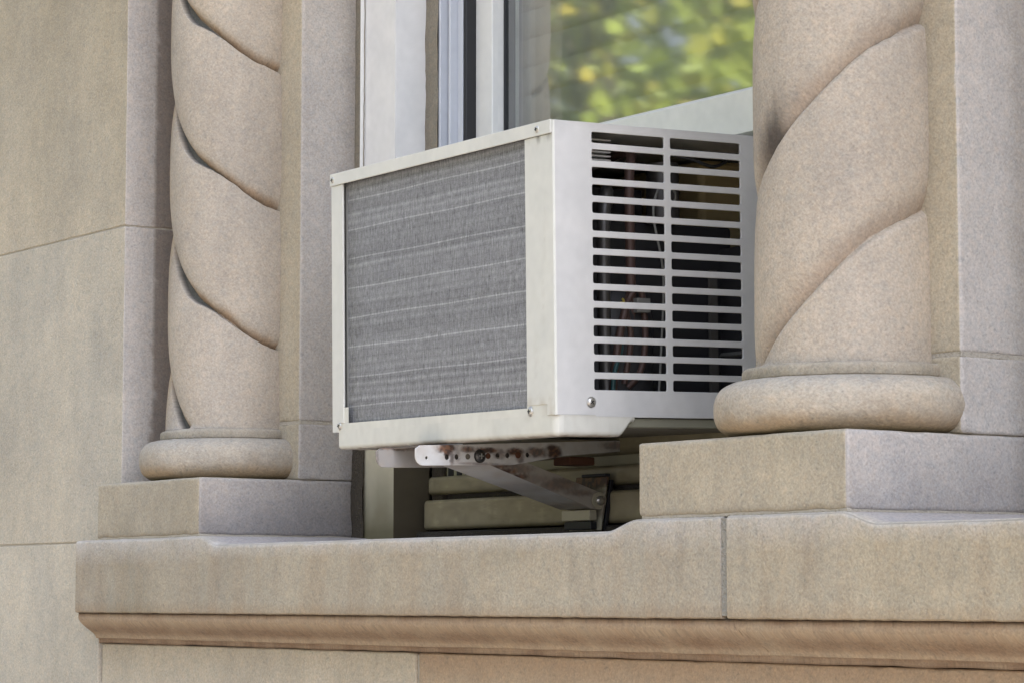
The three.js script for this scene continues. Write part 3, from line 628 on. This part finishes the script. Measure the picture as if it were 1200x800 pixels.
  for (let k = 0; k < 6; k++) { const g = box(-.012, .012, .02, .112, -.002, .002, .001); g.rotateY(.6); g.rotateZ(k * Math.PI / 3); g.translate(-.27, .165, -.135); I('fan_blade', g, M.black_plastic); }
  I('compressor', (() => { const p = [[.001, .0], [.058, .002], [.064, .012], [.064, .120], [.060, .142], [.045, .158], [.001, .166]].map(q => new THREE.Vector2(...q)); const g = new THREE.LatheGeometry(p, 36); g.translate(-.098, .004, -.130); return g; })(), M.black_plastic, 'black compressor dome');
  I('motor', cyl(.040, .040, .07, -.20, .235, -.215, 'z'), M.black_plastic);
  I('motor_label', box(-.1605, -.1590, .215, .262, -.2000, -.1500, .0005), M.label_paper, 'pinkish paper label on the motor');
  I('bracket_plate', box(-.162, -.158, .20, .30, -.235, -.140, .001), M.black_plastic);
  I('capacitor', cyl(.021, .021, .075, -.075, .285, -.210, 'y'), M.dark_steel);
  I('foam_block', box(-.35, -.06, H - .045, H - .0040, -.100, -.045, .002), M.galvanised);
  for (let k = 0; k < 7; k++) I('fin', box(-.20, -.045, H - .044 + k * .0050, H - .0420 + k * .0050, -.112, -.058, .0003), M.foam);
  const T_ = (pts, r, m, n = 'pipe') => I(n, tube(pts, r, 48, 10), m);
  T_([[-.040, .02, -0.098], [-.040, .15, -0.096], [-.040, .255, -0.098], [-.046, .276, -0.106], [-.070, .280, -0.121], [-.10, .270, -0.141]], .0085, M.dark_steel);
  T_([[-.042, .05, -0.138], [-.040, .20, -0.136], [-.040, .305, -0.136], [-.046, .326, -0.142], [-.075, .333, -0.146], [-.12, .330, -0.156]], .0065, M.copper);
  T_([[-.035, .04, -0.121], [-.034, .10, -0.131], [-.036, .135, -0.126], [-.034, .16, -0.144], [-.036, .10, -0.154], [-.034, .055, -0.144], [-.036, .035, -0.126]], .0042, M.copper);
  T_([[-.030, .03, -0.101], [-.029, .09, -0.109], [-.032, .13, -0.122], [-.040, .15, -0.134]], .0052, M.copper);
  T_([[-.028, .01, -0.166], [-.028, .08, -0.172], [-.030, .18, -0.178], [-.032, .26, -0.166], [-.034, .29, -0.181], [-.04, .28, -0.206], [-.05, .25, -0.196]], .0016, M.galvanised, 'wire');
  T_([[-.040, .330, -0.196], [-.034, .325, -0.226], [-.036, .318, -0.261], [-.05, .33, -0.296], [-.09, .335, -0.326]], .0022, M.black_plastic, 'wire');
  T_([[-.024, .004, -0.096], [-.024, .05, -0.099], [-.030, .085, -0.114], [-.04, .11, -0.116]], .0030, M.wire_teal, 'wire');
  T_([[-.05, .14, -0.096], [-.032, .138, -0.106], [-.030, .140, -0.118], [-.05, .15, -0.126]], .0016, M.wire_yellow, 'wire');
  I('clamp', box(-.040, -.026, .128, .146, -.156, -.136, .001), M.galvanised);
  I('support_strip', box(-.075, -.070, 0, .19, -.290, -.278, .0006), M.dark_strip);
  I('dark_infill', box(-.42, -.03, .0, .222, -.455, -.315, .004), M.black_plastic); I('divider', box(-.40, -.10, .0, .250, -.335, -.05, .004), M.black_plastic); I('side_plate', box(-.16, -.03, .222, .315, -.43, -.40, .002), M.galvanised);  // black infill added to keep the inside behind the lower slots dark
  { const g = box(-.10, -.03, .0, .27, -.004, .004, .001); g.rotateX(-.62); g.translate(0, .08, -.315); I('brace', g, M.galvanised, 'slanting sheet metal brace'); }
  I('floor_plate', box(-W + .02, -.006, -.003, .0010, -D + .02, -.02, .0005), M.black_plastic);
}

// ---------------------------------------------------------------- support bracket under the appliance
{
  std('foot', .50, .45, .32, .6, { map: paintMap });
  const b = thing('support_bracket', 'rusty white metal support bracket with bolt holes under the air conditioner', 'bracket', [-.68, .12, -.20]);
  const XB = -.605, WD = .068, PAINT = [.72, .70, .66];
  const rusty = (g, spots, base = PAINT) => paintAll(g, base, (c, x, y, z) => {
    const n1 = fbm(x * 40, y * 60, z * 60, 4), n2 = fbm(x * 160, y * 160, z * 160, 3); let q = mixc(c, [.46, .38, .30], clamp(.10 + .8 * n1, 0, .5)), k = 0;
    for (const [zz, yy, rz, ry, s] of spots) { const d = ((z - zz) / rz) ** 2 + ((y - yy) / ry) ** 2; k = Math.max(k, s * sstep(1.5, .1, d + .9 * n1 + .9 * n2)); }
    q = mixc(q, n2 > .05 ? [.20, .085, .035] : [.07, .033, .020], clamp(k, 0, .95)); return q;
  });
  const pl = (pts, v) => { for (let k = 1; k < pts.length; k++) if (v >= pts[k][0] || k === pts.length - 1) return lerp(pts[k - 1][1], pts[k][1], clamp((v - pts[k - 1][0]) / (pts[k][0] - pts[k - 1][0]), 0, 1)); };
  const mid = (z) => .2004 - .0547 * (z + .021), yTop = (z) => .2158 - .0531 * (z + .008), yLow = (z) => pl([[.02, .1902], [-.02, .1905], [-.155, .1950], [-.200, .2025], [-.240, .2098], [-.36, .2210], [-.42, .225]], z);
  // one flange: outline with a rounded nose and punched holes, as a fine sheet so that rust can follow it
  function flange(x, zEnd, zBack, holes, rEnd) {
    const sh = [], n = 60;
    for (let i = 0; i <= 10; i++) { const a = i / 10 * Math.PI / 2; sh.push([zEnd - rEnd + rEnd * Math.cos(a), yLow(zEnd) + rEnd - rEnd * Math.sin(a)]); }
    for (let i = 1; i <= n; i++) { const z = lerp(zEnd - rEnd, zBack, i / n); sh.push([z, yLow(z)]); }
    for (let i = 0; i <= n; i++) { const z = lerp(zBack, zEnd, i / n); sh.push([z, yTop(z) - .004 * sstep(zEnd - .004, zEnd, z)]); }
    const s = new THREE.Shape(sh.map(([z, y]) => new THREE.Vector2(-z, y)));
    for (const [z, r] of holes) { const h = new THREE.Path(); h.absarc(-z, mid(z), r, 0, Math.PI * 2, true); s.holes.push(h); }
    let g = new THREE.ExtrudeGeometry(s, { depth: .0018, bevelEnabled: true, bevelThickness: .0004, bevelSize: .0004, bevelOffset: -.0004, bevelSegments: 1, curveSegments: 10 });
    g.rotateY(Math.PI / 2); g.translate(x - .0022, 0, 0);
    return uvBox(tessellate(g, .0035, 14));
  }
  const R1 = [[-.049, .2135, .016, .007, 1], [-.060, .200, .004, .012, .7], [-.052, .209, .006, .010, 1], [-.068, .206, .005, .012, .45], [-.085, .213, .014, .0045, .9], [-.118, .213, .022, .004, .95], [-.135, .209, .012, .007, .6], [-.160, .212, .016, .006, 1], [-.168, .207, .007, .009, .7], [-.195, .213, .020, .007, .8], [-.222, .214, .013, .010, 1], [-.105, .195, .05, .002, .5], [-.33, .226, .03, .006, .6]];
  part('flange', rusty(flange(XB, -.0042, -.405, [[-.0212, .0021], [-.0527, .0036], [-.0679, .0036], [-.1033, .003], [-.1323, .0035], [-.1479, .0035], [-.1643, .0030], [-.1801, .0033]], .012), R1), M.paint, b, 'perforated rusty near flange');
  part('flange', rusty(flange(XB - WD, .0114, -.405, [], .012), [[-.01, .216, .05, .0035, .8], [.010, .205, .002, .02, .4]], [.40, .375, .345]), M.paint, b, 'plain far flange reaching further out');
  const web = tessellate(box(XB - WD + .001, XB - .002, .0, .0018, -.405, -.014, .0006), .008, 10);
  { const p = web.attributes.position; for (let i = 0; i < p.count; i++) p.setY(i, p.getY(i) + yTop(p.getZ(i)) - .0022); web.computeVertexNormals(); }
  part('web', rusty(uvBox(web), [[-.15, .22, .2, .02, .4]], [.10, .085, .07]), M.paint, b);
  const inner = tessellate(box(XB - .0075, XB - .0060, -.0085, .0085, -.230, -.02, .0004), .008, 10);
  { const p = inner.attributes.position; for (let i = 0; i < p.count; i++) p.setY(i, p.getY(i) + mid(p.getZ(i)) + .002); inner.computeVertexNormals(); }
  part('dark_liner', rusty(uvBox(inner), [], [.055, .048, .04]), M.paint, b);  // dark strip added behind the holes for the unlit inside of the arm
  // dimples and bolt
  const dimple = (z, r, m) => part('dimple', cyl(r, r * 1.1, .0010, XB + .0004, mid(z), z, 'x', 18), m, b);
  dimple(-.0845, .0034, M.caulk); dimple(-.1165, .0036, M.rust); dimple(-.1643, .0040, M.rust);
  const zb = -.1033, yb = mid(zb);
  part('bolt', (() => { const g = new THREE.SphereGeometry(.0075, 24, 12, 0, Math.PI * 2, 0, Math.PI / 2); g.scale(1, .55, 1); g.rotateZ(-Math.PI / 2); g.translate(XB + .0008, yb, zb); return g; })(), M.dark_steel, b);
  part('bolt_washer', cyl(.0088, .0090, .0012, XB + .0006, yb, zb, 'x', 26), M.dark_steel, b);
  part('bolt_shank', cyl(.003, .003, WD + .01, XB - WD / 2 - .002, yb, zb, 'x', 12), M.dark_steel, b);
  part('bolt_recess', mergeGeometries([box(XB + .0042, XB + .0052, yb - .0036, yb + .0036, zb - .0009, zb + .0009, .0002), box(XB + .0042, XB + .0051, yb - .0009, yb + .0009, zb - .0036, zb + .0036, .0002)]), M.screw_steel, b);
  // slanting strut: channel with two cheeks and a sole
  const E = [-.2986, .1519];
  const cheek = (x, sp) => {
    const pts = [[-.085, .2085], [-.092, .2045], [-.291, .1405]];
    for (let i = 0; i <= 12; i++) { const a = -1.95 + i / 12 * 3.1; pts.push([E[0] - .0118 * Math.cos(a), E[1] + .0118 * Math.sin(a)]); }
    pts.push([-.280, .1700], [-.172, .2022], [-.12, .2065]);
    const s = new THREE.Shape(pts.map(([z, y]) => new THREE.Vector2(-z, y)));
    let g = new THREE.ExtrudeGeometry(s, { depth: .0016, bevelEnabled: true, bevelThickness: .0004, bevelSize: .0004, bevelOffset: -.0004, bevelSegments: 1 }); g.rotateY(Math.PI / 2); g.translate(x - .002, 0, 0);
    return rusty(uvBox(tessellate(g, .006, 14)), sp, [.47, .42, .35]);
  };
  const sp = [[-.235, .172, .035, .010, .6], [-.270, .162, .03, .005, .55], [-.140, .195, .02, .006, .8], [-.118, .198, .02, .0035, 1], [-.150, .187, .022, .004, 1], [-.172, .181, .012, .004, .9], [-.165, .190, .03, .007, .55], [-.20, .178, .03, .007, .35], [-.255, .178, .02, .004, .5], [-.30, .15, .012, .012, .4]];
  part('strut_cheek', cheek(XB - .0045, sp), M.paint, b, 'near cheek of the slanting strut');
  part('strut_cheek', cheek(XB - WD + .0055, []), M.paint, b);
  { // sole, twisted a little: its far edge hangs lower at the top
    const pos = [], idx = [], nu = 10, nv = 50;
    for (const off of [0, .0016]) for (let k = 0; k <= nv; k++) for (let i = 0; i <= nu; i++) {
      const u = i / nu, v = k / nv, z = lerp(lerp(-.080, -.090, u), lerp(-.283, -.291, u), v);
      pos.push(lerp(XB - WD + .004, XB - .005, u), lerp(lerp(.1972, .2045, u), lerp(.1405, .1408, u), v) + off, z);
    }
    const W1 = nu + 1, H1 = (nv + 1) * W1;
    for (let k = 0; k < nv; k++) for (let i = 0; i < nu; i++) { const a = k * W1 + i, b2 = a + 1, c = a + W1, d = c + 1; idx.push(a, c, d, a, d, b2, a + H1, d + H1, c + H1, a + H1, b2 + H1, d + H1); }
    for (let i = 0; i < nu; i++) { const a = nv * W1 + i; idx.push(a, a + H1, a + 1, a + 1, a + H1, a + H1 + 1); }
    const g = new THREE.BufferGeometry(); g.setAttribute('position', new THREE.Float32BufferAttribute(pos, 3)); g.setIndex(idx); g.computeVertexNormals();
    part('strut_sole', rusty(uvBox(g), [[-.10, .20, .03, .01, .3], [-.20, .168, .05, .006, .22], [-.275, .145, .02, .006, .5]], [.56, .555, .54]), M.paint, b);
  }
  part('pivot_pin', (() => { const g = new THREE.SphereGeometry(.0064, 18, 12); g.scale(.6, 1, 1); g.translate(XB + .0005, E[1], E[0]); return g; })(), M.screw_steel, b);
  part('pivot_washer', cyl(.0115, .0115, .0020, XB - .0018, E[1], E[0], 'x', 26), M.foot, b);
  part('pivot_shank', cyl(.003, .003, WD, XB - WD / 2 - .003, E[1], E[0], 'x', 12), M.dark_steel, b);
  // foot that bears on the window sill
  const lean = (g) => { const p = g.attributes.position; for (let i = 0; i < p.count; i++) p.setZ(i, p.getZ(i) - .17 * Math.max(0, p.getY(i) - .112)); g.computeVertexNormals(); return g; };
  part('foot_plate', rusty(uvBox(lean(tessellate(box(XB - WD, XB + .001, .1125, .1850, -.3010, -.2980, .0006), .004, 14))), [[-.303, .15, .02, .02, .5], [-.31, .18, .02, .012, .9]], [.42, .40, .30]), M.paint, b);
  part('foot_edge', lean(tessellate(box(XB - .0030, XB + .0016, .1125, .1800, -.3100, -.3045, .0008), .006, 10)), M.black_rubber, b);
  part('foot_bar', box(XB - WD, XB - .005, .1255, .1395, -.2975, -.2850, .0015), M.foot, b, 'pale cross bar of the foot');
  part('foot_pad', box(XB - WD + .003, XB - .005, .1135, .1245, -.2975, -.2870, .0015), M.black_rubber, b);
  part('upper_bar', box(XB - .048, XB + .004, .1840, .1882, -.3140, -.3040, .001), M.black_rubber, b);
  part('slide_lock', box(XB - .050, XB - .012, .1990, .2100, -.300, -.258, .002), M.rust, b, 'rusty catch under the arm');
}

// ---------------------------------------------------------------- trees across the street, mirrored in the glass
M.leaf = new THREE.MeshPhysicalMaterial({ name: 'leaf', color: new THREE.Color().setRGB(1, 1, 1), roughness: .85, transmission: .4, thickness: 0, side: THREE.DoubleSide });
std('bark', .10, .08, .06, .95);
{
  const leaf = new THREE.BufferGeometry();
  leaf.setAttribute('position', new THREE.Float32BufferAttribute([0, 0, 0, .5, .35, .10, 0, .42, 0, -.5, .35, .10, .34, .75, .06, 0, 1.05, -.06, -.34, .75, .06], 3));
  leaf.setIndex([0, 1, 2, 0, 2, 3, 2, 1, 4, 2, 4, 5, 2, 5, 6, 2, 6, 3]); leaf.computeVertexNormals();
  const tree = (x, z, h, seed, n, label, hue) => {
    const t = thing('street_tree', label, 'tree', [x, GROUND - .15, z], 'trees across the street mirrored in the pane'), r = rng(seed);
    const limbs = [], tr = [[0, -.1, 0], [.06, h * .2, .04], [-.05, h * .42, .02], [.08, h * .68, -.05], [0, h * .9, 0]];
    limbs.push(taper(tr, .20, .04));
    const clumps = [];
    for (let k = 0; k < 26; k++) {
      const a = r() * 6.28, e = .25 + .75 * r(), y = h * (.30 + .62 * r()), rad = h * .30 * Math.sin(Math.PI * clamp((y / h - .18) / .86, .05, 1)) * (.5 + .6 * r());
      const c = [Math.cos(a) * rad, y, Math.sin(a) * rad]; clumps.push([c, h * (.07 + .06 * r())]);
      if (k % 2) limbs.push(taper([[0, y * .62, 0], [c[0] * .5, y * .84, c[2] * .5], c], .06, .012));
    }
    local('trunk', mergeGeometries(limbs), M.bark, t);
    const m = new THREE.InstancedMesh(leaf, M.leaf, n), o = new THREE.Object3D(), col = new THREE.Color();
    for (let i = 0; i < n; i++) {
      const [c, cr] = clumps[Math.floor(r() * clumps.length)]; const u = r() * 2 - 1, a = r() * 6.28, rr = cr * Math.pow(r(), .45), q = Math.sqrt(1 - u * u);
      o.position.set(c[0] + rr * q * Math.cos(a), c[1] + rr * u * .8, c[2] + rr * q * Math.sin(a)); o.rotation.set(r() * 6.28, r() * 6.28, r() * 6.28); o.scale.setScalar(.10 + .07 * r()); o.updateMatrix(); m.setMatrixAt(i, o.matrix);
      const v = .75 + .5 * r(), yl = r() < hue ? r() : .15 * r(); col.setRGB(lerp(.28, .52, yl) * v, lerp(.35, .42, yl) * v, lerp(.04, .04, yl) * v); m.setColorAt(i, col);
    }
    m.name = 'crown'; m.userData.kind = 'stuff'; m.castShadow = m.receiveShadow = true; t.add(m);
  };
  function taper(pts, r0, r1) {
    const c = new THREE.CatmullRomCurve3(pts.map(p => new THREE.Vector3(...p))), n = 14, m = 9, pos = [], idx = [], f = c.computeFrenetFrames(n);
    for (let i = 0; i <= n; i++) { const p = c.getPoint(i / n), r = lerp(r0, r1, i / n); for (let j = 0; j <= m; j++) { const a = j / m * 6.2832; pos.push(p.x + r * (Math.cos(a) * f.normals[i].x + Math.sin(a) * f.binormals[i].x), p.y + r * (Math.cos(a) * f.normals[i].y + Math.sin(a) * f.binormals[i].y), p.z + r * (Math.cos(a) * f.normals[i].z + Math.sin(a) * f.binormals[i].z)); } }
    for (let i = 0; i < n; i++) for (let j = 0; j < m; j++) { const a = i * (m + 1) + j; idx.push(a, a + 1, a + m + 2, a, a + m + 2, a + m + 1); }
    const g = new THREE.BufferGeometry(); g.setAttribute('position', new THREE.Float32BufferAttribute(pos, 3)); g.setIndex(idx); g.computeVertexNormals(); return g;
  }
  const L = 'leafy yellow green street tree, mirrored in the window glass';
  TREES.forEach(([x, z, h, hue], i) => tree(x, z, h, 100 + i, 15000, L, hue));
}
renderer.render(scene, camera);
